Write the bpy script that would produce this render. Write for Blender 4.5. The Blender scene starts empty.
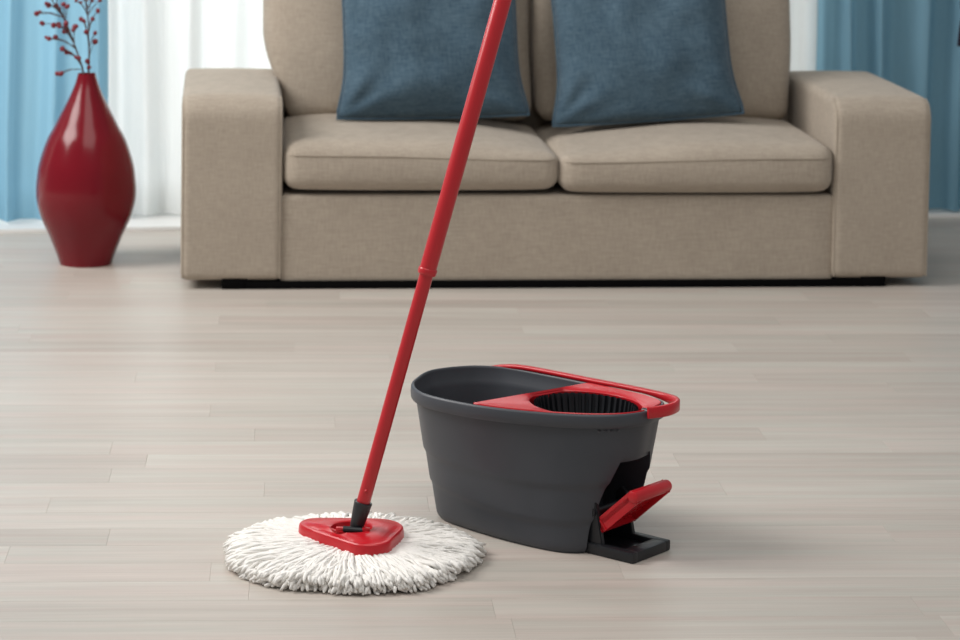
import bpy, bmesh, math, random
from mathutils import Vector, Matrix, noise
R = math.radians
random.seed(7)
scene = bpy.context.scene
col = scene.collection

# ------------------------------------------------------------------ camera
FPX, CAM_H, PITCH, ROLL = 2600.0, 1.39, R(4), R(0.9)
PY = -223 + FPX * math.tan(PITCH)                       # principal point row (lens shift)
cam_d = bpy.data.cameras.new('camera')
cam = bpy.data.objects.new('camera', cam_d); col.objects.link(cam)
cam_d.sensor_width = 36; cam_d.lens = FPX / 960 * 36
cam_d.shift_y = (PY - 320) / 960
cam.matrix_world = Matrix.Translation((0, 0, CAM_H)) @ Matrix.Rotation(math.pi/2 - PITCH, 4, 'X') @ Matrix.Rotation(ROLL, 4, 'Z')
cam_d.dof.use_dof = True; cam_d.dof.focus_distance = 4.62; cam_d.dof.aperture_fstop = 7.0
cam_d.clip_end = 200
scene.camera = cam

# ------------------------------------------------------------------ light
world = bpy.data.worlds.new('daylight'); scene.world = world; world.use_nodes = True
bg = world.node_tree.nodes['Background']
bg.inputs[0].default_value = (0.95, 0.98, 1.0, 1); bg.inputs[1].default_value = 0.34

def area(name, loc, target, sx, sy, power, colr):
    l = bpy.data.lights.new(name, 'AREA'); l.shape = 'RECTANGLE'; l.size = sx; l.size_y = sy
    l.energy = power; l.color = colr
    o = bpy.data.objects.new(name, l); col.objects.link(o); o.location = loc
    o.rotation_euler = (Vector(target) - Vector(loc)).to_track_quat('-Z', 'Y').to_euler()
    return o
area('side_key_light', (-3.7, 5.5, 3.7), (0.1, 5.3, 0.1), 2.6, 2.6, 270, (1.0, 0.975, 0.95))  # unseen soft key lamp added at upper left; no window stands there
area('garden_daylight', (-0.9, 10.2, 1.9), (-0.5, 6.5, 0.3), 4.0, 2.6, 200, (0.96, 0.985, 1.0))
area('overhead_fill', (0.2, 3.6, 4.4), (0.1, 5.4, 0.0), 3.0, 3.0, 75, (1.0, 0.965, 0.92))  # unseen fill lamp added overhead to lift the fronts; no ceiling here

vs = scene.view_settings
vs.view_transform = 'Standard'; vs.look = 'None'; vs.gamma = 1.0; vs.exposure = -0.14
vs.use_curve_mapping = False
scene.cycles.use_denoising = True
scene.cycles.max_bounces = 8
scene.cycles.transparent_max_bounces = 12

# ------------------------------------------------------------------ helpers
ROT = cam.matrix_world.to_3x3(); CC = Vector((0, 0, CAM_H))
def ray(x, y): return ROT @ Vector(((x - 480) / FPX, -(y - PY) / FPX, -1.0))
def at_z(x, y, z=0.0):
    d = ray(x, y); return CC + d * ((z - CAM_H) / d.z)
def at_y(x, y, Y):
    d = ray(x, y); return CC + d * (Y / d.y)

def s2l(c):
    return tuple((v/12.92 if v <= 0.04045 else ((v+0.055)/1.055)**2.4) for v in [k/255 for k in c]) + (1,)

def mat(name, rgb, rough=0.5, spec=0.5, metal=0.0, coat=0.0, var=None, vscale=20, vstretch=(1,1,1), bump=0.0, bscale=300,
        bstretch=(1,1,1), sheen=0.0, sss=0.0):
    m = bpy.data.materials.new(name); m.use_nodes = True
    nt = m.node_tree; p = nt.nodes['Principled BSDF']
    c = s2l(rgb)
    p.inputs['Base Color'].default_value = c
    p.inputs['Roughness'].default_value = rough
    p.inputs['Specular IOR Level'].default_value = spec
    p.inputs['Metallic'].default_value = metal
    p.inputs['Coat Weight'].default_value = coat
    p.inputs['Coat Roughness'].default_value = 0.06
    p.inputs['Sheen Weight'].default_value = sheen
    if sss:
        p.inputs['Subsurface Weight'].default_value = sss
        p.inputs['Subsurface Radius'].default_value = (0.006, 0.006, 0.006)
    tc = nt.nodes.new('ShaderNodeTexCoord')
    if var:
        mp = nt.nodes.new('ShaderNodeMapping'); mp.inputs['Scale'].default_value = vstretch
        nz = nt.nodes.new('ShaderNodeTexNoise'); nz.inputs['Scale'].default_value = vscale; nz.inputs['Detail'].default_value = 5
        rp = nt.nodes.new('ShaderNodeValToRGB')
        rp.color_ramp.elements[0].position = 0.3; rp.color_ramp.elements[1].position = 0.7
        rp.color_ramp.elements[0].color = s2l(var); rp.color_ramp.elements[1].color = c
        nt.links.new(tc.outputs['Object'], mp.inputs[0]); nt.links.new(mp.outputs[0], nz.inputs['Vector'])
        nt.links.new(nz.outputs[0], rp.inputs[0]); nt.links.new(rp.outputs[0], p.inputs['Base Color'])
    if bump:
        mp = nt.nodes.new('ShaderNodeMapping'); mp.inputs['Scale'].default_value = bstretch
        nz = nt.nodes.new('ShaderNodeTexNoise'); nz.inputs['Scale'].default_value = bscale; nz.inputs['Detail'].default_value = 3
        b = nt.nodes.new('ShaderNodeBump'); b.inputs['Strength'].default_value = bump; b.inputs['Distance'].default_value = 0.002
        nt.links.new(tc.outputs['Object'], mp.inputs[0]); nt.links.new(mp.outputs[0], nz.inputs['Vector'])
        nt.links.new(nz.outputs[0], b.inputs['Height']); nt.links.new(b.outputs[0], p.inputs['Normal'])
    return m

def weave(name, rgb, dark, scale=260, bump=0.35, amount=0.5):
    """woven cloth: slubby threads running both ways"""
    m = bpy.data.materials.new(name); m.use_nodes = True
    nt = m.node_tree; p = nt.nodes['Principled BSDF']
    p.inputs['Roughness'].default_value = 0.9; p.inputs['Specular IOR Level'].default_value = 0.15
    p.inputs['Sheen Weight'].default_value = 0.15
    tc = nt.nodes.new('ShaderNodeTexCoord')
    outs = []
    for st in ((1, 1, 0.12), (0.12, 0.12, 1)):
        mp = nt.nodes.new('ShaderNodeMapping'); mp.inputs['Scale'].default_value = st
        nz = nt.nodes.new('ShaderNodeTexNoise'); nz.inputs['Scale'].default_value = scale; nz.inputs['Detail'].default_value = 2
        nt.links.new(tc.outputs['Object'], mp.inputs[0]); nt.links.new(mp.outputs[0], nz.inputs['Vector'])
        outs.append(nz.outputs[0])
    big = nt.nodes.new('ShaderNodeTexNoise'); big.inputs['Scale'].default_value = 9; big.inputs['Detail'].default_value = 4
    nt.links.new(tc.outputs['Object'], big.inputs['Vector'])
    a = nt.nodes.new('ShaderNodeMath'); a.operation = 'ADD'
    nt.links.new(outs[0], a.inputs[0]); nt.links.new(outs[1], a.inputs[1])
    a2 = nt.nodes.new('ShaderNodeMath'); a2.operation = 'MULTIPLY_ADD'; a2.inputs[1].default_value = 0.5 * amount
    nt.links.new(a.outputs[0], a2.inputs[0])
    a3 = nt.nodes.new('ShaderNodeMath'); a3.operation = 'MULTIPLY'; a3.inputs[1].default_value = 1 - amount
    nt.links.new(big.outputs[0], a3.inputs[0]); nt.links.new(a3.outputs[0], a2.inputs[2])
    rp = nt.nodes.new('ShaderNodeValToRGB')
    rp.color_ramp.elements[0].position = 0.38; rp.color_ramp.elements[1].position = 0.62
    rp.color_ramp.elements[0].color = s2l(dark); rp.color_ramp.elements[1].color = s2l(rgb)
    nt.links.new(a2.outputs[0], rp.inputs[0]); nt.links.new(rp.outputs[0], p.inputs['Base Color'])
    b = nt.nodes.new('ShaderNodeBump'); b.inputs['Strength'].default_value = bump; b.inputs['Distance'].default_value = 0.0015
    nt.links.new(a.outputs[0], b.inputs['Height']); nt.links.new(b.outputs[0], p.inputs['Normal'])
    return m

def curtain_mat(name, rgb, trans, see=0.0):
    m = bpy.data.materials.new(name); m.use_nodes = True
    nt = m.node_tree; nt.nodes.clear()
    out = nt.nodes.new('ShaderNodeOutputMaterial')
    d = nt.nodes.new('ShaderNodeBsdfDiffuse'); t = nt.nodes.new('ShaderNodeBsdfTranslucent')
    d.inputs[0].default_value = s2l(rgb); t.inputs[0].default_value = s2l(rgb)
    tc = nt.nodes.new('ShaderNodeTexCoord'); mp = nt.nodes.new('ShaderNodeMapping'); mp.inputs['Scale'].default_value = (1, 1, 0.08)
    nz = nt.nodes.new('ShaderNodeTexNoise'); nz.inputs['Scale'].default_value = 120; nz.inputs['Detail'].default_value = 2
    b = nt.nodes.new('ShaderNodeBump'); b.inputs['Strength'].default_value = 0.2; b.inputs['Distance'].default_value = 0.002
    nt.links.new(tc.outputs['Object'], mp.inputs[0]); nt.links.new(mp.outputs[0], nz.inputs['Vector'])
    nt.links.new(nz.outputs[0], b.inputs['Height']); nt.links.new(b.outputs[0], d.inputs['Normal'])
    mx = nt.nodes.new('ShaderNodeMixShader'); mx.inputs[0].default_value = trans
    nt.links.new(d.outputs[0], mx.inputs[1]); nt.links.new(t.outputs[0], mx.inputs[2])
    last = mx
    if see:
        tr = nt.nodes.new('ShaderNodeBsdfTransparent'); m2 = nt.nodes.new('ShaderNodeMixShader'); m2.inputs[0].default_value = see
        nt.links.new(mx.outputs[0], m2.inputs[1]); nt.links.new(tr.outputs[0], m2.inputs[2]); last = m2
    nt.links.new(last.outputs[0], out.inputs[0])
    return m

def floor_mat():
    m = bpy.data.materials.new('washed_oak'); m.use_nodes = True
    nt = m.node_tree; p = nt.nodes['Principled BSDF']
    N = nt.nodes.new; L = nt.links.new
    geo = N('ShaderNodeTexCoord'); oi = N('ShaderNodeObjectInfo')
    off = N('ShaderNodeCombineXYZ'); mul = N('ShaderNodeMath'); mul.operation = 'MULTIPLY'; mul.inputs[1].default_value = 57.0
    L(oi.outputs['Random'], mul.inputs[0]); L(mul.outputs[0], off.inputs[0]); L(mul.outputs[0], off.inputs[2])
    add = N('ShaderNodeVectorMath'); add.operation = 'ADD'
    L(geo.outputs['Object'], add.inputs[0]); L(off.outputs[0], add.inputs[1])
    cols = []
    for sc, st, det in ((3.0, (0.45, 9, 1), 5), (5.0, (0.9, 40, 1), 6), (1.0, (0.7, 2.2, 1), 2)):
        mp = N('ShaderNodeMapping'); mp.inputs['Scale'].default_value = st
        nz = N('ShaderNodeTexNoise'); nz.inputs['Scale'].default_value = sc; nz.inputs['Detail'].default_value = det
        L(add.outputs[0], mp.inputs[0]); L(mp.outputs[0], nz.inputs['Vector']); cols.append(nz.outputs[0])
    def mad(a, k, b):
        n = N('ShaderNodeMath'); n.operation = 'MULTIPLY_ADD'; n.inputs[1].default_value = k
        L(a, n.inputs[0])
        if isinstance(b, float): n.inputs[2].default_value = b
        else: L(b, n.inputs[2])
        return n.outputs[0]
    v = mad(cols[0], 0.38, 0.0); v = mad(cols[1], 0.34, v); v = mad(cols[2], 0.12, v); v = mad(oi.outputs['Random'], 0.12, v)
    rp = N('ShaderNodeValToRGB'); cr = rp.color_ramp
    cr.elements[0].position = 0.28; cr.elements[0].color = s2l((172, 163, 155))
    cr.elements[1].position = 0.72; cr.elements[1].color = s2l((206, 199, 191))
    e = cr.elements.new(0.5); e.color = s2l((190, 182, 174))
    tint = N('ShaderNodeValToRGB'); tint.color_ramp.elements[0].position = 0.35; tint.color_ramp.elements[1].position = 0.65
    tint.color_ramp.elements[0].color = (1.0, 0.955, 0.945, 1); tint.color_ramp.elements[1].color = (0.965, 1.0, 0.985, 1)
    mp = N('ShaderNodeMapping'); mp.inputs['Scale'].default_value = (0.8, 14, 1); mp.inputs['Location'].default_value = (3.1, 7.7, 0)
    tz = N('ShaderNodeTexNoise'); tz.inputs['Scale'].default_value = 2.0; tz.inputs['Detail'].default_value = 3
    L(add.outputs[0], mp.inputs[0]); L(mp.outputs[0], tz.inputs['Vector']); L(tz.outputs[0], tint.inputs[0])
    mc = N('ShaderNodeMix'); mc.data_type = 'RGBA'; mc.blend_type = 'MULTIPLY'; mc.inputs[0].default_value = 1.0
    L(v, rp.inputs[0]); L(rp.outputs[0], mc.inputs[6]); L(tint.outputs[0], mc.inputs[7]); L(mc.outputs[2], p.inputs['Base Color'])
    rr = N('ShaderNodeMapRange'); rr.inputs[3].default_value = 0.34; rr.inputs[4].default_value = 0.5
    L(cols[1], rr.inputs[0]); L(rr.outputs[0], p.inputs['Roughness'])
    p.inputs['Specular IOR Level'].default_value = 0.35
    b = N('ShaderNodeBump'); b.inputs['Strength'].default_value = 0.12; b.inputs['Distance'].default_value = 0.001
    L(cols[1], b.inputs['Height']); L(b.outputs[0], p.inputs['Normal'])
    return m

def glass_mat():
    m = bpy.data.materials.new('window_glass'); m.use_nodes = True
    nt = m.node_tree; nt.nodes.clear()
    o = nt.nodes.new('ShaderNodeOutputMaterial'); t = nt.nodes.new('ShaderNodeBsdfTransparent'); g = nt.nodes.new('ShaderNodeBsdfGlossy')
    t.inputs[0].default_value = (0.96, 0.98, 0.98, 1); g.inputs['Roughness'].default_value = 0.02
    mx = nt.nodes.new('ShaderNodeMixShader'); mx.inputs[0].default_value = 0.06
    nt.links.new(t.outputs[0], mx.inputs[1]); nt.links.new(g.outputs[0], mx.inputs[2]); nt.links.new(mx.outputs[0], o.inputs[0])
    return m

M = dict(
    wood=floor_mat(), glass=glass_mat(),
    wall=mat('wall_paint', (226, 226, 222), 0.8, bump=0.05, bscale=80),
    trim=mat('white_lacquer', (232, 232, 230), 0.4, bump=0.02, bscale=60),
    blue=curtain_mat('blue_curtain_cloth', (146, 187, 206), 0.5),
    sheer=curtain_mat('sheer_white_cloth', (246, 247, 246), 0.5, 0.05),
    linen=weave('beige_linen', (178, 166, 151), (162, 150, 136), amount=0.8),
    piping=weave('beige_piping', (170, 158, 143), (156, 144, 130)),
    dark=mat('dark_feet_and_shade', (6, 5, 6), 0.9, 0.1, bump=0.05, bscale=60, bstretch=(1, 12, 12)),  # near-black for the feet and for the shade strip under the sofa
    pillow=weave('blue_linen', (86, 108, 122), (60, 82, 98), 300, 0.5, 0.8),
    vase=mat('red_glaze', (116, 5, 24), 0.18, 0.38, coat=0.0, var=(110, 5, 22), vscale=6),
    berry=mat('red_berry', (140, 22, 40), 0.35, var=(90, 12, 28), vscale=200),
    twig=mat('brown_twig', (98, 76, 72), 0.8, var=(66, 50, 50), vscale=120, bump=0.3),
    plum=mat('plum_thread', (48, 28, 52), 0.7, var=(34, 20, 40), vscale=150, vstretch=(1, 1, 0.1), bump=0.5, bstretch=(1, 1, 0.1)),
    tub=mat('charcoal_plastic', (67, 70, 76), 0.42, 0.42, var=(63, 66, 72), vscale=14, bump=0.06, bscale=900),
    black=mat('black_plastic', (30, 32, 36), 0.38, 0.45, bump=0.06, bscale=700),
    red=mat('red_plastic', (196, 24, 36), 0.3, 0.5, var=(188, 22, 34), vscale=12, bump=0.03, bscale=700),
    tube=mat('red_lacquered_tube', (190, 34, 42), 0.30, 0.5, var=(184, 32, 40), vscale=10, bump=0.02, bscale=500),
    yarn=mat('white_microfibre', (249, 246, 242), 0.95, 0.1, var=(242, 239, 233), vscale=90, bump=0.7, bscale=700, sss=0.0),
)

def tag(o, label=None, cat=None, group=None, kind=None):
    if label: o['label'] = label
    if cat: o['category'] = cat
    if group: o['group'] = group
    if kind: o['kind'] = kind
    return o

def empty(name, loc=(0, 0, 0), rz=0.0):
    o = bpy.data.objects.new(name, None); col.objects.link(o)
    o.location = loc; o.rotation_euler = (0, 0, rz); o.empty_display_size = 0.1
    return o

def link(name, me, m, parent=None):
    if m and not me.materials: me.materials.append(m)
    o = bpy.data.objects.new(name, me); col.objects.link(o)
    if parent: o.parent = parent
    return o

def finish(name, bm, m, parent=None, sharp=40, smooth=True):
    bmesh.ops.recalc_face_normals(bm, faces=bm.faces)
    for f in bm.faces: f.smooth = smooth
    if smooth and sharp:
        for e in bm.edges:
            if len(e.link_faces) == 2 and e.calc_face_angle(0) > R(sharp): e.smooth = False
    me = bpy.data.meshes.new(name); bm.to_mesh(me); bm.free()
    return link(name, me, m, parent)

def add_grid(bm, rows, closed_u=True, closed_v=False, cap0=False, cap1=False):
    """rows: list of lists of points -> skin of quads"""
    V = [[bm.verts.new(p) for p in r] for r in rows]
    n = len(V[0]); k = len(V)
    for j in range(k if closed_v else k - 1):
        a, b = V[j], V[(j + 1) % k]
        for i in range(n if closed_u else n - 1):
            q = [a[i], a[(i + 1) % n], b[(i + 1) % n], b[i]]
            try: bm.faces.new(q)
            except ValueError: pass
    if cap0: bm.faces.new(V[0][::-1])
    if cap1: bm.faces.new(V[-1])
    return V

def add_tube(bm, pts, rad, seg=8, cap=True, squash=None, closed=False):
    pts = [Vector(p) for p in pts]; n = len(pts)
    rad = rad if isinstance(rad, (list, tuple)) else [rad] * n
    up = None; rows = []
    for i, p in enumerate(pts):
        if closed: t = pts[(i + 1) % n] - pts[i - 1]
        else: t = pts[min(i + 1, n - 1)] - pts[max(i - 1, 0)]
        t.normalize()
        if up is None:
            up = Vector((0, 0, 1)) if abs(t.z) < 0.9 else Vector((0, 1, 0))
        s = t.cross(up)
        if s.length < 1e-6: s = t.orthogonal()
        s.normalize(); up = s.cross(t).normalized()
        rows.append([p + (s * math.cos(a) + up * math.sin(a)) * rad[i] for a in (2 * math.pi * k / seg for k in range(seg))])
    add_grid(bm, rows, True, closed, cap and not closed, cap and not closed)

def add_lathe(bm, prof, seg=48, c=(0, 0, 0), cap0=True, cap1=True):
    rows = [[(c[0] + r * math.cos(2*math.pi*k/seg), c[1] + r * math.sin(2*math.pi*k/seg), c[2] + z) for k in range(seg)] for r, z in prof]
    add_grid(bm, rows, True, False, cap0, cap1)

def add_box(bm, x0, x1, y0, y1, z0, z1, bev=0.0):
    m = Matrix.Translation(((x0+x1)/2, (y0+y1)/2, (z0+z1)/2)) @ Matrix.Diagonal((x1-x0, y1-y0, z1-z0, 1))
    r = bmesh.ops.create_cube(bm, size=1.0, matrix=m)
    if bev:
        es = list({e for v in r['verts'] for e in v.link_edges})
        bmesh.ops.bevel(bm, geom=es, offset=bev, segments=2, affect='EDGES', profile=0.6)

def catmull(pts, n, closed=False):
    pts = [Vector(p) for p in pts]; k = len(pts); fine = []
    rng = range(k) if closed else range(k - 1)
    for i in rng:
        if closed: p0, p1, p2, p3 = pts[i-1], pts[i], pts[(i+1) % k], pts[(i+2) % k]
        else: p0, p1, p2, p3 = pts[max(i-1, 0)], pts[i], pts[i+1], pts[min(i+2, k-1)]
        for j in range(16):
            t = j / 16
            fine.append(0.5 * ((2*p1) + (p2-p0)*t + (2*p0-5*p1+4*p2-p3)*t*t + (3*p1-p0-3*p2+p3)*t**3))
    fine.append(fine[0].copy() if closed else pts[-1])
    d = [0.0]
    for a, b in zip(fine, fine[1:]): d.append(d[-1] + (b - a).length)
    out = []; j = 0; m = n if closed else n - 1
    for i in range(n):
        s = d[-1] * i / m
        while j < len(d) - 2 and d[j+1] < s: j += 1
        f = (s - d[j]) / max(d[j+1] - d[j], 1e-9)
        out.append(fine[j].lerp(fine[j+1], f))
    return out

def rounded_box(lo, hi, r, n=20, warp=None):
    """soft block: cube grid pulled onto a rounded box, then warped"""
    lo, hi = Vector(lo), Vector(hi); c = (lo + hi) / 2; h = (hi - lo) / 2
    bm = bmesh.new(); bmesh.ops.create_cube(bm, size=2.0)
    bmesh.ops.subdivide_edges(bm, edges=bm.edges[:], cuts=n, use_grid_fill=True)
    rr = min(r, min(h) * 0.98)
    for v in bm.verts:
        # spread the grid so that rows gather near the edges
        q = Vector([math.sin(k * math.pi / 2) * h[i] for i, k in enumerate(v.co)])
        inner = Vector([max(-(h[i] - rr), min(h[i] - rr, q[i])) for i in range(3)])
        d = q - inner
        if d.length > 1e-9: q = inner + d.normalized() * rr
        u = Vector([q[i] / h[i] for i in range(3)])
        if warp: q = warp(q, u)
        v.co = c + q
    return bm

def sstep(a, b, x):
    t = max(0.0, min(1.0, (x - a) / (b - a))); return t * t * (3 - 2 * t)

# ------------------------------------------------------------------ floor
floor_bm = bmesh.new(); add_box(floor_bm, -3.6, 3.6, 1.5, 9.2, -0.06, -0.0065)
floor = finish('floor', floor_bm, M['wood'], smooth=False); tag(floor, 'pale washed oak plank floor', None, None, 'structure')
PW = 0.105
plank_me = {}
def plank_mesh(L):
    k = round(L, 2)
    if k not in plank_me:
        bm = bmesh.new(); add_box(bm, 0.0001, k - 0.0001, 0.0001, PW - 0.0001, -0.006, 0.0)
        top = [e for e in bm.edges if all(v.co.z > -0.001 for v in e.verts)]
        bmesh.ops.bevel(bm, geom=top, offset=0.0003, segments=1, affect='EDGES')
        me = bpy.data.meshes.new('plank'); bm.to_mesh(me); bm.free(); me.materials.append(M['wood']); plank_me[k] = me
    return plank_me[k]
FM = Matrix.Translation((0, 5.5, 0)) @ Matrix.Rotation(R(4.0), 4, 'Z')      # boards run with the room, slightly askew to the camera
y = -1.70
while y < 2.72:
    half = 1.15 + (y + 1.65) * 0.20
    x = -half - random.uniform(0.0, 0.9)
    while x < half:
        L = random.choice((0.72, 0.9, 1.08, 1.26, 1.44))
        o = link('plank', plank_mesh(L), None, floor); o.matrix_world = FM @ Matrix.Translation((x, y, 0))
        x += L
    y += PW

# ------------------------------------------------------------------ back wall, window, threshold, curtains
CA, CB = Vector((-1.39, 7.875, 0)), Vector((1.53, 8.335, 0))
cdir = (CB - CA).normalized(); cnor = Vector((-cdir.y, cdir.x, 0)); CYAW = math.atan2(cdir.y, cdir.x)
CM = Matrix.Translation(CA) @ Matrix.Rotation(CYAW, 4, 'Z')            # s along the wall, t away from the camera, z up
def s_of(px, t=0.0):                                                    # pixel column -> position along the curtain line
    d = ray(px, 150); n = cnor
    k = (t - (CC - CA).dot(n)) / d.dot(n); p = CC + d * k
    return (p - CA).dot(cdir)
WX0, WX1, WZ0, WZ1 = -1.9, s_of(806), 0.10, 2.35
def wbox(bm, *a): add_box(bm, *a)
bm = bmesh.new()
wbox(bm, -3.0, WX0, 0.14, 0.30, -0.06, 2.8); wbox(bm, WX1, 5.2, 0.14, 0.30, -0.06, 2.8)
wbox(bm, WX0, WX1, 0.14, 0.30, WZ1, 2.8); wbox(bm, WX0, WX1, 0.14, 0.30, -0.06, WZ0)
wall = finish('wall_back', bm, M['wall'], smooth=False); wall.matrix_world = CM; tag(wall, 'white wall behind the curtains', None, None, 'structure')
win = empty('window_1'); win.matrix_world = CM; tag(win, 'wide white framed window behind the curtains', None, None, 'structure')
bm = bmesh.new()
add_box(bm, WX0, WX1, 0.18, 0.24, WZ0, WZ0 + 0.06, 0.004); add_box(bm, WX0, WX1, 0.18, 0.24, WZ1 - 0.06, WZ1, 0.004)
for s in (WX0, WX1 - 0.06): add_box(bm, s, s + 0.06, 0.18, 0.24, WZ0 + 0.06, WZ1 - 0.06, 0.004)
finish('window_frame', bm, M['trim'], win, smooth=False)
mull = [s_of(168, 0.2), s_of(500, 0.2)]
for s in mull:
    bm = bmesh.new(); add_box(bm, s - 0.035, s + 0.035, 0.185, 0.235, WZ0 + 0.06, WZ1 - 0.06, 0.004)
    finish('mullion', bm, M['trim'], win, smooth=False)
edges = [WX0 + 0.06] + [k for s in mull for k in (s - 0.035, s + 0.035)] + [WX1 - 0.06]
for a, b in zip(edges[0::2], edges[1::2]):
    bm = bmesh.new(); add_box(bm, a, b, 0.207, 0.213, WZ0 + 0.06, WZ1 - 0.06)
    finish('pane', bm, M['glass'], win, smooth=False)
# low white threshold in front of the curtains
t0, t1 = at_z(0, 233.5), at_z(960, 217.5)
bm = bmesh.new()
d = (t1 - t0).normalized(); nn = Vector((-d.y, d.x, 0)); e0 = t0 - d * 1.0; e1 = t1 + d * 1.0
poly = [e0, e1, CM @ Vector((4.3, 0.14, 0)), CM @ Vector((-1.3, 0.14, 0))]
lo = [bm.verts.new((p.x, p.y, 0.0)) for p in poly]; hi = [bm.verts.new((p.x, p.y, 0.012)) for p in poly]
bm.faces.new(lo[::-1]); bm.faces.new(hi)
for i in range(4): bm.faces.new((lo[i], lo[(i+1) % 4], hi[(i+1) % 4], hi[i]))
bmesh.ops.bevel(bm, geom=[e for e in bm.edges if all(v.co.z > 0.01 for v in e.verts)], offset=0.004, segments=2, affect='EDGES')
sill = finish('trim_1', bm, M['trim']); tag(sill, 'low white threshold strip under the curtains', None, None, 'structure')

def curtain(name, s0, s1, t, m, lam, amp, seed, label, z0=0.02, z1=2.55):
    rnd = random.Random(seed); bm = bmesh.new()
    ns = int((s1 - s0) / 0.006); rows = []
    # uneven pleats: cumulative phase
    ph = [0.0]; k = 1.0
    waves = [lam * 0.85 * rnd.uniform(0.7, 1.4) for _ in range(int((s1 - s0) / lam * 2) + 6)]
    bounds = [s0]
    for w in waves: bounds.append(bounds[-1] + w)
    amps = [rnd.uniform(0.55, 1.0) for _ in waves]
    def depth(s):
        for i, w in enumerate(waves):
            if s < bounds[i+1]:
                f = (s - bounds[i]) / w
                return amps[i] * (-math.cos(2 * math.pi * f) + 0.35 * math.sin(4 * math.pi * f + seed)) * 0.5
        return 0
    dp = [depth(s0 + (s1 - s0) * i / ns) for i in range(ns + 1)]
    for j in range(26):
        z = z0 + (z1 - z0) * (j / 25) ** 1.2
        wob = 0.012 * (1 - j / 25)
        rows.append([(s0 + (s1 - s0) * i / ns + wob * math.sin(i * 0.05 + j * 0.25), t + amp * dp[i] + 0.006 * math.sin(i * 0.11 + j * 0.5), z) for i in range(ns + 1)])
    add_grid(bm, rows, False)
    o = finish(name, bm, m, sharp=0); o.matrix_world = CM
    tag(o, label, 'curtain')
    return o
curtain('sheer_curtain', s_of(101), s_of(832), 0.06, M['sheer'], 0.16, 0.05, 3, 'sheer white curtain glowing with daylight behind the sofa')
curtain('blue_curtain', s_of(-150), s_of(105), -0.01, M['blue'], 0.115, 0.075, 5, 'pale blue curtain hanging behind the red vase')
curtain('blue_curtain', s_of(808), s_of(1110), -0.01, M['blue'], 0.13, 0.075, 11, 'blue curtain beside the dark plum tassel')

bm = bmesh.new(); add_box(bm, -1.6, 4.6, -0.15, 0.14, 2.545, 2.60, 0.005)
track = finish('trim_2', bm, M['trim'], smooth=False); track.matrix_world = CM; tag(track, 'white curtain track above the curtains', None, None, 'structure')

# ------------------------------------------------------------------ sofa
SA = Vector((-0.793, 6.918, 0)); SYAW = R(5.74)
sofa = empty('sofa', SA, SYAW)
tag(sofa, 'two-seat beige linen sofa with wide square arms', 'sofa')
SD = 0.80                                                               # overall depth
def arm(x0, x1, side):
    hy, hz, Rr = 0.35, 0.249, 0.060
    def warp(q, u):
        if u.z > 0: q.z += 0.012 * (1 - u.x * u.x) * (1 - u.y ** 4) * u.z
        dy, dz = q.y + hy, hz - q.z
        if dy < Rr and dz < Rr:
            a, b = Rr - dy, Rr - dz
            m_ = 0.04 + math.hypot(a - 0.04, b - 0.04) if min(a, b) > 0.04 else max(a, b)
            k = m_ / max(1e-9, math.hypot(a, b))
            q.y = -hy + Rr - a * k; q.z = hz - Rr + b * k
        return q
    o = finish('armrest', rounded_box((x0, 0, 0.024), (x1, 0.70, 0.522), 0.020, 30, warp), M['linen'], sofa, sharp=0)
    # seam cords down both edges of the front panel
    for x in (x0 + 0.0055, x1 - 0.0055):
        bm = bmesh.new()
        pts = [(x, 0.006, 0.030 + 0.43 * k / 10) for k in range(11)]
        for k in range(1, 7):
            a = R(15 * k); pts.append((x, 0.006 + 0.056 * (1 - math.cos(a)), 0.460 + 0.056 * math.sin(a)))
        add_tube(bm, pts, 0.0032, 6)
        finish('seam_cord', bm, M['piping'], o)
arm(0.0, 0.272, -1); arm(1.787, 2.058, 1)
finish('base_panel', rounded_box((0.268, 0.012, 0.012), (1.791, 0.70, 0.256), 0.012, 14), M['linen'], sofa)
finish('back_frame', rounded_box((0.300, 0.60, 0.024), (1.760, SD, 0.80), 0.03, 14), M['linen'], sofa)
finish('back_base', rounded_box((0.262, 0.60, 0.03), (1.797, SD - 0.01, 0.50), 0.02, 8), M['linen'], sofa)
def seat(x0, x1, z0, y0, seed, inner):
    def warp(q, u):
        ex = 1 - abs(u.x) ** 5
        q.z -= 0.024 * sstep(-0.6, 1.0, u.x * inner) * max(0, u.z)
        if u.z > 0: q.z += (0.024 * (1 - u.x ** 4) * (1 - max(0, -u.y) ** 3) + 0.004 * math.sin(5 * u.x + seed)) * u.z
        q.z -= 0.004 * u.x ** 4 * (1 if u.z > 0 else -1)
        q.y -= 0.014 * (1 - u.x ** 4) * (1 - u.z ** 2) * max(0, -u.y)
        q.x += 0.004 * u.x * (1 - u.z ** 2)
        return q
    o = finish('seat_cushion', rounded_box((x0, y0, z0), (x1, 0.62, z0 + 0.135), 0.036, 26, warp), M['linen'], sofa)
    bm = bmesh.new(); h = (x1 - x0) / 2; c = (x0 + x1) / 2
    pts = []
    for k in range(61):
        ux = -0.985 + 1.97 * k / 60
        dx = max(0.0, abs(ux) * h - (h - 0.036))
        pts.append((c + ux * h, y0 - 0.0105 * (1 - ux ** 4) - 0.0004 + 0.036 - math.sqrt(max(0, 0.036 ** 2 - dx * dx)), z0 + 0.100 - 0.012 * sstep(-0.6, 1.0, ux * inner)))
    add_tube(bm, pts, 0.0028, 6)
    finish('seam_cord', bm, M['piping'], o)
seat(0.277, 1.021, 0.266, -0.004, 0.3, 1); seat(1.027, 1.782, 0.260, -0.010, 1.7, -1)
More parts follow.
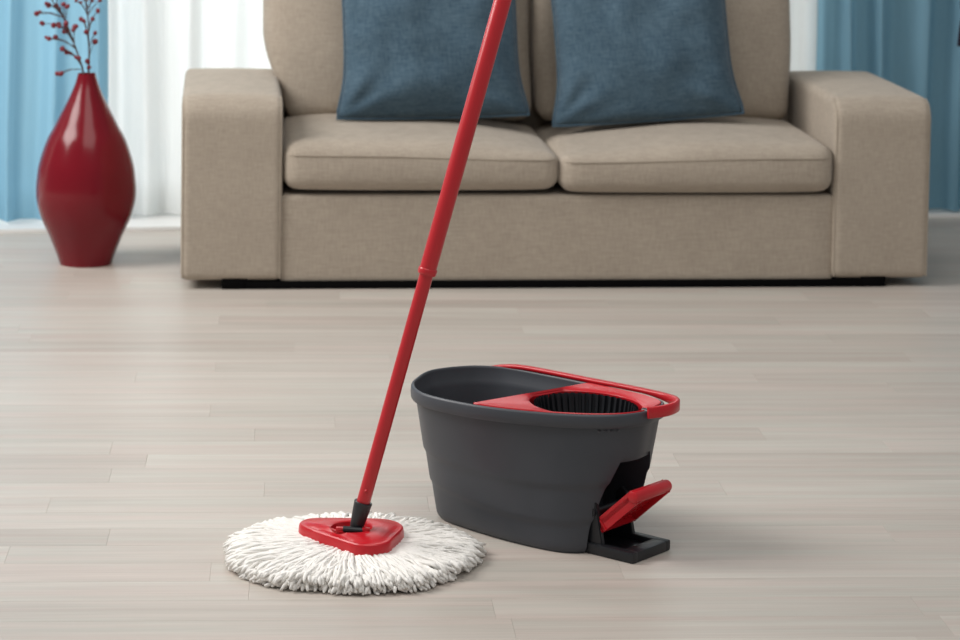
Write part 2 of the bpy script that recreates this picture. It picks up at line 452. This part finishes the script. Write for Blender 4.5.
def back_cushion(x0, x1, tx0, tx1, seed):
    z0, z1 = 0.395, 0.90
    def warp(q, u):
        f = (u.z + 1) / 2
        c0 = (x0 + x1) / 2
        # lean back and splay towards the top
        k_ = sstep(0.0, 0.5, f); lx = x0 + (tx0 - x0) * k_; rx = x1 + (tx1 - x1) * k_
        hx = (x1 - x0) / 2
        q.x = lx + (rx - lx) * (q.x + hx) / (2 * hx) - c0
        q.y += 0.10 * f - 0.035 * (1 - u.x ** 4) * (1 - u.z ** 4) * max(0, -u.y)
        q.y += 0.004 * math.sin(4 * u.x + 3 * u.z + seed)
        return q
    o = finish('back_cushion', rounded_box((x0, 0.455, z0), (x1, 0.62, z1), 0.045, 24, warp), M['linen'], sofa)
    bm = bmesh.new()
back_cushion(0.290, 1.006, 0.225, 0.996, 0.0); back_cushion(1.018, 1.763, 1.008, 1.776, 2.0)
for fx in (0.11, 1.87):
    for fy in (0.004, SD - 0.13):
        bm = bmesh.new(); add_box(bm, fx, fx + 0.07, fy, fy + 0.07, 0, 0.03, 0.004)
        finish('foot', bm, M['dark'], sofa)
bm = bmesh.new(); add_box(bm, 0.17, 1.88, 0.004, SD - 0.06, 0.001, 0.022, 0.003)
finish('under_sofa_shade', bm, M['dark'], sofa)  # near-black strip added to stand for the shade under the sofa

# ------------------------------------------------------------------ throw pillows
def pillow(cx, base_y, base_z, w, h, lean, roll, yaw, seed, label):
    bm = bmesh.new(); n = 44; T = 0.075
    rows = {}
    for side in (1, -1):
        rr = []
        for j in range(n + 1):
            v = -1 + 2 * j / n; r = []
            for i in range(n + 1):
                u = -1 + 2 * i / n
                e = (max(0, 1 - abs(u) ** 2.6) * max(0, 1 - abs(v) ** 2.6)) ** 0.55
                # edges draw in between the corners
                pu = u * (1 - 0.10 * (1 - v ** 4) ** 2) ; pv = v * (1 + (0.012 if v < 0 else -0.05) * (1 - u * u))
                wr = 0.016 * noise.noise(Vector((u * 2.2 + seed, v * 2.2, side * 3.0))) + 0.004 * noise.noise(Vector((u * 6 + v * 5, v * 2 - u * 3, seed)))
                # creases running in from the corners
                cr = 0.0
                for su in (-1, 1):
                    for sv in (-1, 1):
                        du, dv = (u - su), (v - sv); dist = math.hypot(du, dv); a = math.atan2(dv * sv, du * su)
                        cr += 0.013 * math.exp(-dist * 1.7) * math.sin(a * 9 + seed) * min(1, dist * 3)
                r.append((pu * w / 2, -side * (T * e + (wr + cr) * min(1, e * 2)), pv * h / 2))
            rr.append(r)
        rows[side] = rr
    add_grid(bm, rows[1], False); add_grid(bm, rows[-1], False)
    bmesh.ops.remove_doubles(bm, verts=bm.verts, dist=0.0008)
    o = finish('throw_pillow', bm, M['pillow'], sharp=0)
    Ms = Matrix.Translation(SA) @ Matrix.Rotation(SYAW, 4, 'Z')
    o.matrix_world = Ms @ Matrix.Translation((cx, base_y, base_z)) @ Matrix.Rotation(yaw, 4, 'Z') @ Matrix.Rotation(roll, 4, 'Y') @ Matrix.Rotation(-lean, 4, 'X') @ Matrix.Translation((0, 0, h / 2))
    tag(o, label, 'pillow', 'blue throw pillows on the sofa')
    # edge seam
    bm = bmesh.new(); pts = []
    for k in range(4):
        for i in range(20):
            u = -1 + 2 * i / 20
            a, b = [(u, -1), (1, u), (-u, 1), (-1, -u)][k]
            pts.append((a * (1 - 0.10 * (1 - b ** 4) ** 2) * w / 2, 0, b * (1 + (0.012 if b < 0 else -0.05) * (1 - a*a)) * h / 2))
    add_tube(bm, pts, 0.004, 6, closed=True)
    finish('edge_seam', bm, M['pillow'], o)
pillow(0.702, 0.295, 0.432, 0.545, 0.50, R(15), R(-1.0), R(3), 1.0, 'blue linen throw pillow on the sofa cushion nearer the red vase')
pillow(1.316, 0.297, 0.425, 0.545, 0.50, R(15), R(-4.5), R(-3), 6.0, 'tilted blue linen throw pillow on the sofa cushion farther from the red vase')

# ------------------------------------------------------------------ vase and branches
VY = 7.345
vb = at_z(85.8, 263)
bm = bmesh.new()
prof = [(0.02, 0.0), (0.070, 0.0), (0.0745, 0.004), (0.080, 0.022), (0.102, 0.078), (0.125, 0.13), (0.1375, 0.175), (0.1405, 0.207), (0.139, 0.235), (0.132, 0.285),
        (0.111, 0.35), (0.090, 0.39), (0.075, 0.42), (0.057, 0.455), (0.043, 0.485), (0.033, 0.51), (0.0265, 0.532), (0.0262, 0.538), (0.024, 0.540), (0.0215, 0.537), (0.022, 0.52), (0.03, 0.50), (0.05, 0.44)]
pr = catmull([(r, z, 0) for r, z in prof], 70)
add_lathe(bm, [(p.x, p.y) for p in pr], 64, cap0=True, cap1=False)
vase = finish('vase', bm, M['vase'], sharp=60); vase.location = vb
tag(vase, 'glossy red teardrop floor vase with narrow neck', 'vase')

berries = [(39.7,12),(42,11),(49.5,2),(51,4),(44.6,22),(59.4,24),(56,24),(62,25),(66.4,26),(67.8,30),(68.5,22),(65,31),(77.7,25),(78.4,21),(82,22),(76,28),(46.7,37),(51,37.5),(56,37),
    (65,50),(67,52),(70.6,53),(63.5,48),(77.7,56),(80.5,57),(84.7,33),(86.8,62),(89,67.5),(93,34.5),(93,43),(91,20),(96,12),(97,2),(58,73),(62,73),(61,8),(58,5),(66,3),(70,5),(74,2),(78,4),(83,1),(88,3),
    (92,-4),(47,-8),(55,-14),(62,-12),(70,-9),(76,-16),(84,-12),(90,-18),(66,-24),(72,-30),(82,-28)]
stems = [[(84,120),(82.5,75),(80,58),(75,42),(70,27),(63,12),(56,1),(50,-14),(46,-30)], [(89,120),(88.5,75),(88,55),(86.5,38),(86,25),(83,8),(80,-6),(79,-20),(80,-38)]]
labs = ['thin branch of red berries leaning left out of the red vase', 'thin upright branch with fewer red berries standing in the red vase']
sp = [[at_y(x, y, vb.y) + Vector((0, (0.01 if k else -0.006) * 1 + 0.012 * (i - 1) * (1 if k else -0.7) * (i > 1), 0)) for i, (x, y) in enumerate(st)] for k, st in enumerate(stems)]
for st in sp:
    for i in (0, 1): st[i].x = vb.x + (st[i].x - vb.x) * 0.7
bm = bmesh.new(); bmesh.ops.create_icosphere(bm, subdivisions=2, radius=0.0075)
for v in bm.verts: v.co.z *= 1.2
for f in bm.faces: f.smooth = True
berry_me = bpy.data.meshes.new('berry'); bm.to_mesh(berry_me); bm.free(); berry_me.materials.append(M['berry'])
fine = [catmull(s, 60) for s in sp]
roots = []
for k in range(2):
    root = empty('berry_branch', sp[k][0]); tag(root, labs[k], 'branch', 'berry branches in the red vase'); roots.append(root)
    bm = bmesh.new(); n = len(fine[k])
    add_tube(bm, [p - sp[k][0] for p in fine[k]], [0.0034 - 0.0022 * i / n for i in range(n)], 6)
    finish('stem', bm, M['twig'], root)
for (x, y) in berries:
    p = at_y(x, y, vb.y); best = None
    for k in range(2):
        for i, q in enumerate(fine[k]):
            if q.z > 0.545:
                dd = math.hypot(q.x - p.x, (q.z + 0.012 - p.z) * 1.2)
                if best is None or dd < best[0]: best = (dd, k, i, q)
    dd, k, i, q = best
    p = Vector((p.x, q.y + random.uniform(-0.02, 0.02), p.z))
    b0 = fine[k][max(0, i - 4)] if fine[k][max(0, i-4)].z > 0.545 else q
    bm = bmesh.new(); mid = b0.lerp(p, 0.5) + Vector((0, 0, 0.006))
    add_tube(bm, [v - sp[k][0] for v in (b0, mid, p)], [0.0016, 0.0013, 0.001], 5)
    finish('twig', bm, M['twig'], roots[k])
    o = link('berry', berry_me, None, roots[k]); o.location = p - sp[k][0]
    s = random.uniform(0.6, 1.0); o.scale = (s * 1.25, s, s * random.uniform(0.8, 1.1)); o.rotation_euler = (random.uniform(-1, 1), random.uniform(-1.5, 1.5), 0)

# ------------------------------------------------------------------ tassel hanging by the right curtain
ts = s_of(963.0, -0.125)
tas = empty('hanging_tassel'); tas.matrix_world = CM @ Matrix.Translation((ts, -0.125, 0))
tag(tas, 'dark plum tassel hanging in front of the blue curtain', 'tassel')
zb = at_y(958, 47, (CM @ Vector((ts, -0.125, 0))).y).z
bm = bmesh.new()
for k in range(60):
    a = random.uniform(0, 2*math.pi); r = 0.022 * math.sqrt(random.random())
    top = (r*0.6*math.cos(a), r*0.6*math.sin(a), zb + 0.12); bot = (r*1.2*math.cos(a), r*1.2*math.sin(a), zb + random.uniform(0, 0.008))
    add_tube(bm, [top, (r*math.cos(a), r*math.sin(a), zb + 0.06), bot], 0.0035, 5)
tag(finish('fringe', bm, M['plum'], tas), kind='stuff')
bm = bmesh.new(); add_lathe(bm, [(0.004, 0.165), (0.016, 0.158), (0.023, 0.14), (0.021, 0.122), (0.016, 0.116), (0.018, 0.108), (0.01, 0.106)], 20, (0, 0, zb))
finish('knot', bm, M['plum'], tas)
bm = bmesh.new(); add_tube(bm, [(0, 0, zb + 0.16), (0, 0, zb + 0.6), (0, 0, 1.9), (0, 0, 2.56)], 0.003, 6)
finish('cord', bm, M['plum'], tas)

# ------------------------------------------------------------------ bucket
BU = empty('spin_mop_bucket', (0.098, 4.760, 0), R(-39))
tag(BU, 'charcoal plastic mop bucket with red wringer rim and foot pedal', 'bucket')
ZR = 0.254; NB = 220
rim_pts = [(-.242,0),(-.219,-.061),(-.196,-.099),(-.15,-.137),(-.094,-.152),(-.012,-.151),(.054,-.138),(.114,-.116),(.161,-.093),(.204,-.064),(.239,-.026),(.257,.02),(.255,.06),(.241,.104),
           (.19,.127),(.1,.134),(0,.136),(-.1,.136),(-.155,.129),(-.195,.108),(-.216,.085),(-.236,.046)]
bot_pts = [(-.176,0),(-.166,-.057),(-.128,-.085),(-.054,-.1),(.034,-.108),(.111,-.107),(.159,-.098),(.192,-.074),(.212,-.03),(.216,.02),(.208,.06),(.178,.09),(.1,.102),(0,.102),(-.1,.095),(-.145,.078),(-.17,.04)]
RIM = catmull([(a, b, 0) for a, b in rim_pts], NB, True); BOT = catmull([(a, b, 0) for a, b in bot_pts], NB, True)
def normals2(P):
    out = []
    for i in range(len(P)):
        t = (P[(i+1) % len(P)] - P[i-1]).normalized(); out.append(Vector((t.y, -t.x, 0)))
    return out
RN = normals2(RIM)
def rim_at(off, z): return [Vector((p.x + n.x*off, p.y + n.y*off, z)) for p, n in zip(RIM, RN)]
def body_ring(z, inset=0.0):
    f = z / 0.232
    out = []
    for i, (pb, pr_, n) in enumerate(zip(BOT, RIM, RN)):
        p = pb.lerp(pr_ - n * 0.0105, f ** 0.92)
        wave = 0.010 * math.sin(i / NB * 2 * math.pi * 2 + 0.6)
        off = -0.0045 + 0.0030 * sstep(0.056 + wave, 0.066 + wave, z) + 0.0035 * sstep(0.118 + wave*0.6, 0.130 + wave*0.6, z)
        p = p + n * (off - inset)
        if z < 0.012: p = p - n * (0.006 * (1 - z / 0.012) ** 2)
        out.append(Vector((p.x, p.y, z)))
    return out
def resample(P, n):
    d = [0.0]
    for a, b in zip(P, P[1:]): d.append(d[-1] + (b - a).length)
    out = []; j = 0
    for i in range(n):
        t = d[-1] * i / (n - 1)
        while j < len(d) - 2 and d[j+1] < t: j += 1
        out.append(P[j].lerp(P[j+1], (t - d[j]) / max(1e-9, d[j+1] - d[j])))
    return out
ZA = 0.170                                            # roof of the pedal recess
def body_at(z, inset=0.0, cut=True):
    """outline split at the recess mouth so that the mouth's edge is a clean curve"""
    P = body_ring(z, inset); g = min(1.0, z / ZA)
    v0 = -0.064 + 0.050 * g ** 1.8; v1 = 0.088 - 0.022 * g ** 3
    def cross(v):
        for i in range(NB):
            a, b = P[i], P[(i+1) % NB]
            if (a.x > 0.12 or b.x > 0.12) and a.y <= v < b.y:
                return i, a.lerp(b, (v - a.y) / (b.y - a.y))
    i0, c0 = cross(v0); i1, c1 = cross(v1)
    main = [c1] + [P[k % NB] for k in range(i1 + 1, i0 + NB + 1)] + [c0]
    mouth = [c0] + P[i0 + 1:i1 + 1] + [c1]
    out = resample(main, 180)
    if cut and z < ZA:
        lim = 0.120
        e0 = Vector((lim, v0 + 0.004, z)); e1 = Vector((lim, v1 - 0.004, z))
        out += [c0.lerp(e0, k / 6) for k in range(1, 7)] + [e0.lerp(e1, k / 16) for k in range(1, 16)] + [e1.lerp(c1, k / 6) for k in range(0, 6)]
    else:
        m = resample(mouth, 29); out += m[1:-1]
    return out
bm = bmesh.new()
zs = [0.0, 0.002, 0.006, 0.012] + [0.02 + 0.006 * k for k in range(25)] + [ZA - 0.0005, ZA + 0.0005] + [0.177 + 0.0075 * k for k in range(7)] + [0.228, 0.231]
rows = [body_at(z) for z in zs]
def body_rim(off, z):
    return rim_like(off, z)
RIMS = None
def rim_like(off, z):
    # rim ring sampled the same way as the body outline
    P = rim_at(off, z); v0 = -0.014; v1 = 0.066
    def cross(v):
        for i in range(NB):
            a, b = P[i], P[(i+1) % NB]
            if (a.x > 0.12 or b.x > 0.12) and a.y <= v < b.y: return i, a.lerp(b, (v - a.y) / (b.y - a.y))
    i0, c0 = cross(v0); i1, c1 = cross(v1)
    main = [c1] + [P[k % NB] for k in range(i1 + 1, i0 + NB + 1)] + [c0]
    return resample(main, 180) + resample([c0] + P[i0 + 1:i1 + 1] + [c1], 29)[1:-1]
rows += [rim_like(-0.0015, 0.2295), rim_like(0.0, 0.231), rim_like(0.001, 0.240), rim_like(0.0, 0.250), rim_like(-0.0015, 0.2535), rim_like(-0.004, 0.2545), rim_like(-0.006, 0.2535), rim_like(-0.007, 0.250), rim_like(-0.0075, 0.236)]
zin = [0.228 - 0.010 * k for k in range(6)]
rows += [body_at(z, 0.0035, False) for z in zin]
for z in (0.163, 0.15, 0.12, 0.09, 0.06, 0.04, 0.032, 0.03):
    r = body_at(z, 0.0035 if z > 0.035 else 0.0035 + 0.004, False)
    lim = 0.114
    rows.append([Vector((min(p.x, lim) if z < 0.155 else p.x, p.y, z)) for p in r])
add_grid(bm, rows, True, False, True, True)
finish('tub', bm, M['tub'], BU, sharp=50)

# red wringer insert: plate with a round hole, its front edge crossing the bucket
HC = Vector((0.131, 0.010, 0)); HR = 0.110; HR_V = 0.090
def inner_rim(off):
    return [(p.x - n.x*off, p.y - n.y*off) for p, n in zip(RIM, RN)]
IR = inner_rim(0.0068)
def plate_limit(a):
    d = Vector((math.cos(a), math.sin(a)))
    best = 1.0
    for i in range(NB):
        a0 = Vector(IR[i]); b0 = Vector(IR[(i+1) % NB]); e = b0 - a0; w = a0 - HC.xy
        den = d.x * e.y - d.y * e.x
        if abs(den) < 1e-9: continue
        t = (w.x * e.y - w.y * e.x) / den; s = (w.x * d.y - w.y * d.x) / den
        if t > 0 and -1e-6 <= s <= 1 + 1e-6: best = min(best, t)
    # crossing front edge u = 0.008 + 0.26 v - 1.2 v^2
    lo, hi = 0.0, best
    def inside(t):
        u = HC.x + d.x * t; v = HC.y + d.y * t
        return u >= 0.020 + 0.22 * v
    if not inside(best):
        for _ in range(30):
            m_ = (lo + hi) / 2
            if inside(m_): lo = m_
            else: hi = m_
        best = lo
    return best
bm = bmesh.new(); NA = 200; rws = [[] for _ in range(9)]
for k in range(NA):
    a = 2 * math.pi * k / NA; L = plate_limit(a); d = Vector((math.cos(a), math.sin(a), 0))
    hr = 1.0 / math.sqrt((math.cos(a) / HR) ** 2 + (math.sin(a) / HR_V) ** 2)
    hr = min(hr, L - 0.006)
    z_in, z_out = 0.2515, 0.2560
    def P(r, z): return HC + d * r + Vector((0, 0, z))
    rws[0].append(P(hr + 0.002, z_in - 0.022)); rws[1].append(P(hr - 0.0005, z_in - 0.018)); rws[2].append(P(hr, z_in - 0.002)); rws[3].append(P(hr + 0.002, z_in))
    w = L - hr
    rws[4].append(P(hr + w * 0.35, z_in + (z_out - z_in) * 0.35)); rws[5].append(P(hr + w * 0.7, z_in + (z_out - z_in) * 0.8)); rws[6].append(P(L - 0.0015, z_out)); rws[7].append(P(L, z_out - 0.0015)); rws[8].append(P(L, z_out - 0.012))
add_grid(bm, rws, True, True)
ins = finish('wringer_plate', bm, M['red'], BU, sharp=40)
tag(ins, 'red wringer plate')
# ribbed black basket under the hole
bm = bmesh.new(); NS = 44; rows = []
prof = []
def ring(rs, z):
    out = []
    for k in range(NS):
        for j, (f, dr) in enumerate(((0.0, 0.0), (0.35, 0.0), (0.45, 0.006), (0.9, 0.006))):
            a = 2 * math.pi * (k + f) / NS; r = rs + dr
            out.append((HC.x + r * math.cos(a) * 1.0, HC.y + r * math.sin(a) * (HR_V / HR), z))
    return out
rows = [ring(HR - 0.014, 0.249), ring(HR - 0.016, 0.238), ring(HR - 0.018, 0.226), ring(HR - 0.026, 0.20), ring(HR - 0.032, 0.180)]
add_grid(bm, rows, True)
V = bm.verts; bm.verts.ensure_lookup_table()
n = len(rows[0]); bm.faces.new([bm.verts[4 * n + i] for i in range(n)])
o = finish('wringer_basket', bm, M['black'], BU, sharp=30)
# carrying handle: flat band lying along the far rim, round the pedal end
def hp(i): return None
hpts = [(-0.200, 0.110, 0.246), (-0.165, 0.128, 0.256), (-0.120, 0.135, 0.2615), (-0.05, 0.1365, 0.2625), (0.05, 0.1365, 0.2625), (0.135, 0.138, 0.2625), (0.208, 0.135, 0.2625), (0.251, 0.120, 0.2645), (0.275, 0.095, 0.266), (0.282, 0.065, 0.266), (0.276, 0.041, 0.265), (0.263, 0.020, 0.264)]
hc = catmull(hpts, 70); rows = []
for i, p in enumerate(hc):
    t = hc[min(i+1, 69)] - hc[max(i-1, 0)]; t.z = 0; t.normalize(); nrm = Vector((t.y, -t.x, 0)) * -1
    grow = sstep(44, 60, i)
    hw = 0.0066 - 0.002 * grow; top = 0.0; bt = -0.0085 - 0.0125 * grow
    pr2 = [(-hw, top - 0.002), (-hw + 0.002, top), (hw - 0.002, top), (hw, top - 0.002), (hw, bt + 0.002), (hw - 0.002, bt), (-hw + 0.002, bt), (-hw, bt + 0.002)]
    rows.append([p + nrm * a + Vector((0, 0, b)) for a, b in pr2])
bm = bmesh.new(); add_grid(bm, rows, True, False, True, True)
tag(finish('carrying_handle', bm, M['red'], BU, sharp=50), 'red carrying handle band')
bm = bmesh.new(); add_tube(bm, [(0.268, 0.030, 0.252), (0.244, 0.032, 0.252)], 0.006, 12)
finish('handle_pivot', bm, M['black'], BU)
bm = bmesh.new()
for k in range(4):
    i = min(range(NB), key=lambda q: abs(RIM[q].y - (-0.030 - 0.009 * k)) + (RIM[q].x < 0.1)); p = RIM[i] - RN[i] * 0.009
    add_box(bm, p.x - 0.003, p.x + 0.003, p.y - 0.003, p.y + 0.003, 0.2225, 0.2255, 0.0008)
finish('rim_clip', bm, M['tub'], BU)

# pedal mechanism
bm = bmesh.new()
u0, u1, v0, v1 = 0.130, 0.294, -0.061, 0.056
add_box(bm, u0, u1, v0, v0 + 0.018, 0.0, 0.020, 0.004); add_box(bm, u0, u1, v1 - 0.018, v1, 0.0, 0.020, 0.004)
add_box(bm, u1 - 0.030, u1, v0 + 0.010, v1 - 0.010, 0.0, 0.0195, 0.004); add_box(bm, u0, u1 - 0.012, v0 + 0.01, v1 - 0.01, 0.0, 0.009)
finish('pedal_base', bm, M['black'], BU, sharp=35)
for v in (v0 + 0.006, v1 - 0.018):
    bm = bmesh.new()
    pts = [(0.222, 0.016), (0.176, 0.016), (0.182, 0.092), (0.194, 0.102), (0.206, 0.092)]
    lo = [bm.verts.new((a, v, b)) for a, b in pts]; hi = [bm.verts.new((a, v + 0.010, b)) for a, b in pts]
    bm.faces.new(lo); bm.faces.new(hi[::-1])
    for i in range(5): bm.faces.new((lo[i], hi[i], hi[(i+1) % 5], lo[(i+1) % 5]))
    bmesh.ops.bevel(bm, geom=bm.edges[:], offset=0.0015, segments=2, affect='EDGES')
    finish('pedal_bracket', bm, M['black'], BU, sharp=35)
bm = bmesh.new(); add_tube(bm, [(0.198, v0 + 0.003, 0.075), (0.198, v1 - 0.003, 0.075)], 0.008, 14)
finish('pedal_axle', bm, M['black'], BU)
# the red pedal: sloping ribbed plate with a round bar along its free edge
pe = Vector((0.212, 0, 0.058)); pf = Vector((0.283, 0, 0.122)); pd = (pf - pe).normalized(); pn = Vector((pd.z, 0, -pd.x))   # pn: underside
pv0, pv1 = -0.051, 0.046
def pbox(bm, a0, a1, b0, b1, n0, n1, bev=0.002):
    r = bmesh.ops.create_cube(bm, size=1.0)
    for vv in r['verts']:
        a = a0 if vv.co.x < 0 else a1; b = b0 if vv.co.y < 0 else b1; n_ = n0 if vv.co.z < 0 else n1
        vv.co = pe + pd * a + Vector((0, b, 0)) + pn * n_
    bmesh.ops.bevel(bm, geom=list({e for vv in r['verts'] for e in vv.link_edges}), offset=bev, segments=2, affect='EDGES')
LN = (pf - pe).length
bm = bmesh.new(); pbox(bm, -0.004, LN, pv0, pv1, -0.006, 0.004)
pbox(bm, -0.004, LN, pv0, pv0 + 0.006, 0.0, 0.016); pbox(bm, -0.004, LN, pv1 - 0.006, pv1, 0.0, 0.016); pbox(bm, -0.004, 0.003, pv0, pv1, 0.0, 0.016)
for k in range(5):
    b = pv0 + 0.006 + (pv1 - pv0 - 0.012) * (k + 0.8) / 5.6; pbox(bm, 0, LN, b - 0.0015, b + 0.0015, 0.0, 0.010, 0.0005)
for k in range(5):
    a = LN * (k + 0.7) / 5.2; pbox(bm, a - 0.0015, a + 0.0015, pv0 + 0.004, pv1 - 0.004, 0.0, 0.010, 0.0005)
ped = finish('pedal', bm, M['red'], BU, sharp=30); tag(ped, 'red foot pedal')
bm = bmesh.new(); c = pf + pn * 0.005
add_lathe(bm, [(0.007, -0.002), (0.0105, 0.0), (0.0115, 0.003), (0.0115, 0.104), (0.0105, 0.107), (0.007, 0.109)], 24)
bmesh.ops.rotate(bm, verts=bm.verts, cent=(0, 0, 0), matrix=Matrix.Rotation(R(-90), 3, 'X'))
bmesh.ops.translate(bm, verts=bm.verts, vec=(c.x, pv0 - 0.004, c.z))
finish('pedal_bar', bm, M['red'], ped, sharp=35)

# ------------------------------------------------------------------ mop
MC = Vector((-0.210, 4.540, 0))
mop = empty('spin_mop', MC); tag(mop, 'red spin mop with white yarn head standing on the floor', 'mop')
def L_(p): return Vector(p) - MC
# yarn fringe
bm = bmesh.new(); rnd = random.Random(21)
def envelope(r):
    return 0.032 - 0.004 * sstep(0.10, 0.17, r) - 0.006 * sstep(0.18, 0.235, r)
NSTR = 3000
for i in range(NSTR):
    a = rnd.uniform(0, 2 * math.pi)
    lay = rnd.random() ** 0.75
    R1 = rnd.uniform(0.212, 0.236) * (1 + 0.025 * math.sin(a * 5 + 1.0) + 0.015 * math.sin(a * 11))
    if rnd.random() < 0.35: R1 *= rnd.uniform(0.70, 0.96)
    R1 *= 1 - 0.13 * max(0.0, math.sin(a)) ** 2 - 0.06 * max(0.0, -math.sin(a)) ** 2
    r0 = rnd.uniform(0.05, 0.085); rad = rnd.uniform(0.0026, 0.0034)
    sw = rnd.uniform(-0.18, 0.18); w1 = rnd.uniform(0, 6.28); pts = []; rr = []
    K = 13; drop = rnd.uniform(0.0, 0.006)
    for k in range(K + 1):
        f = k / K; r = r0 + (R1 - r0) * (f if k < K else f - 0.02)
        aa = a + sw * (f ** 1.5) * 0.6 + 0.022 * math.sin(f * 9 + w1) * f
        z = rad + 0.001 + (envelope(r) - rad) * lay + 0.0022 * math.sin(f * 11 + w1 * 2) * f
        z -= drop * sstep(0.72, 1.0, f)
        if k == K: z -= 0.003
        z = max(rad + 0.0008, z)
        pts.append((r * math.cos(aa), r * math.sin(aa), z))
        rr.append(rad * (1 + 0.18 * math.sin(k * 2.6 + w1)) * (1.0 + 0.35 * sstep(0.8, 0.95, f)) * (0.5 if k == K else 1.0))
    add_tube(bm, pts, rr, 5)
# solid core for the packed yarn, added to close and brighten dark gaps
add_grid(bm, [[(r * (1 - 0.13 * max(0, math.sin(t)) ** 2 - 0.06 * max(0, -math.sin(t)) ** 2) * math.cos(t), r * (1 - 0.13 * max(0, math.sin(t)) ** 2 - 0.06 * max(0, -math.sin(t)) ** 2) * math.sin(t), z) for t in (2 * math.pi * k / 72 for k in range(72))] for r, z in ((0.20, 0.002), (0.206, 0.008), (0.200, 0.016), (0.17, 0.021), (0.10, 0.024), (0.05, 0.026))], True, False, True, True)
tag(finish('yarn_fringe', bm, M['yarn'], mop, sharp=0), 'white microfibre yarn fringe', None, None, 'stuff')
# red rounded-triangle head plate
ZP = 0.051
corners = [(Vector((-0.275, 4.580)), 0.034), (Vector((-0.173, 4.563)), 0.053), (Vector((-0.180, 4.490)), 0.042)]
JC = Vector((-0.212, 4.535))
def plate_r(a, grow=0.0):
    d = Vector((math.cos(a), math.sin(a))); n = Vector((-d.y, d.x)); best = 0
    # radial distance to the convex hull of the three corner discs, by support lines
    lo, hi = 0.0, 0.3
    for _ in range(26):
        m_ = (lo + hi) / 2; p = JC + d * m_; ok = True
        for b in range(72):
            q = Vector((math.cos(b * math.pi / 36), math.sin(b * math.pi / 36)))
            if p.dot(q) > max(c.dot(q) + r + grow for c, r in corners): ok = False; break
        if ok: lo = m_
        else: hi = m_
    return lo
NP = 96; prs = [plate_r(2 * math.pi * k / NP) for k in range(NP)]
jl = Vector((JC.x - MC.x, JC.y - MC.y, 0))
def pring(f, z, add=0.0): return [jl + Vector((math.cos(2*math.pi*k/NP), math.sin(2*math.pi*k/NP), 0)) * (prs[k] * f + add) + Vector((0, 0, z)) for k in range(NP)]
def hring(ru, rv, z): return [jl + Vector((ru * math.cos(2*math.pi*k/NP), rv * math.sin(2*math.pi*k/NP), z)) for k in range(NP)]
bm = bmesh.new()
rows = [pring(0.6, ZP - 0.020), pring(1, ZP - 0.022, 0.001), pring(1, ZP - 0.006, 0.0), pring(1, ZP - 0.001, -0.0015), pring(1, ZP + 0.0008, -0.004), pring(1, ZP + 0.001, -0.011), pring(1, ZP + 0.003, -0.015), pring(0.62, ZP + 0.0075),
        hring(0.040, 0.038, ZP + 0.0080), hring(0.037, 0.035, ZP + 0.0065), hring(0.033, 0.032, ZP - 0.008), hring(0.028, 0.027, ZP - 0.016)]
add_grid(bm, rows, True, False, True, True)
pl = finish('head_plate', bm, M['red'], mop, sharp=32)
bm = bmesh.new(); JZ = 0.063
pin = jl + Vector((0.003, -0.022, JZ - 0.002))
add_tube(bm, [pin + Vector((-0.017, -0.004, 0)), pin + Vector((0.017, -0.001, -0.003))], 0.0062, 14)
finish('swivel_pin', bm, M['black'], pl)
for sx in (-1, 1):
    bm = bmesh.new(); cx = jl.x + 0.003 + sx * 0.023
    add_box(bm, cx - 0.007, cx + 0.007, jl.y - 0.028, jl.y - 0.016, ZP - 0.006, JZ + 0.001, 0.0025)
    finish('swivel_lug', bm, M['red'], pl, sharp=35)
# pole: collar, lower tube, joint ring, upper tube
PYD = JC.y - 0.008 
def hpnt(x, y): return at_y(x, y, PYD) - MC
a0, a1 = hpnt(354.5, 524), hpnt(364, 496)
ax = (hpnt(502.5, 0) - hpnt(364.5, 497)).normalized(); base = hpnt(357.0, 525)
def along(s): return base + ax * s
def stack(name, prof, m, seg=28, parent=mop):
    bm = bmesh.new(); q = Vector((0, 0, 1)).rotation_difference(ax).to_matrix()
    add_lathe(bm, prof, seg)
    for v in bm.verts: v.co = base + q @ v.co
    return finish(name, bm, m, parent, sharp=35)
stack('collar', [(0.006, -0.012), (0.0115, -0.008), (0.0125, 0.0), (0.0150, 0.026), (0.0164, 0.0425), (0.0158, 0.0435), (0.013, 0.0435), (0.0125, 0.038)], M['black'])
sR = (hpnt(427, 271) - base).length
stack('lower_tube', [(0.011, 0.032), (0.0122, 0.033), (0.0122, sR + 0.02)], M['tube'])
stack('joint_ring', [(0.0122, sR - 0.006), (0.0160, sR - 0.0055), (0.0170, sR - 0.003), (0.0170, sR + 0.004), (0.0158, sR + 0.006), (0.0150, sR + 0.0065)], M['tube'])
stack('upper_tube', [(0.0128, sR + 0.0), (0.0152, sR + 0.002), (0.0152, 1.16), (0.014, 1.162)], M['tube'])
gr = stack('grip', [(0.0140, 1.13), (0.0168, 1.132), (0.0176, 1.16), (0.0172, 1.22), (0.0178, 1.27), (0.0165, 1.285), (0.010, 1.292)], M['black'])
bm = bmesh.new(); s_ = along(0.064) + Vector((0, -0.0118, 0.003))
bmesh.ops.create_uvsphere(bm, u_segments=12, v_segments=8, radius=0.003, matrix=Matrix.Translation(s_))
finish('lock_button', bm, M['tube'], mop)
bpy.context.view_layer.update()
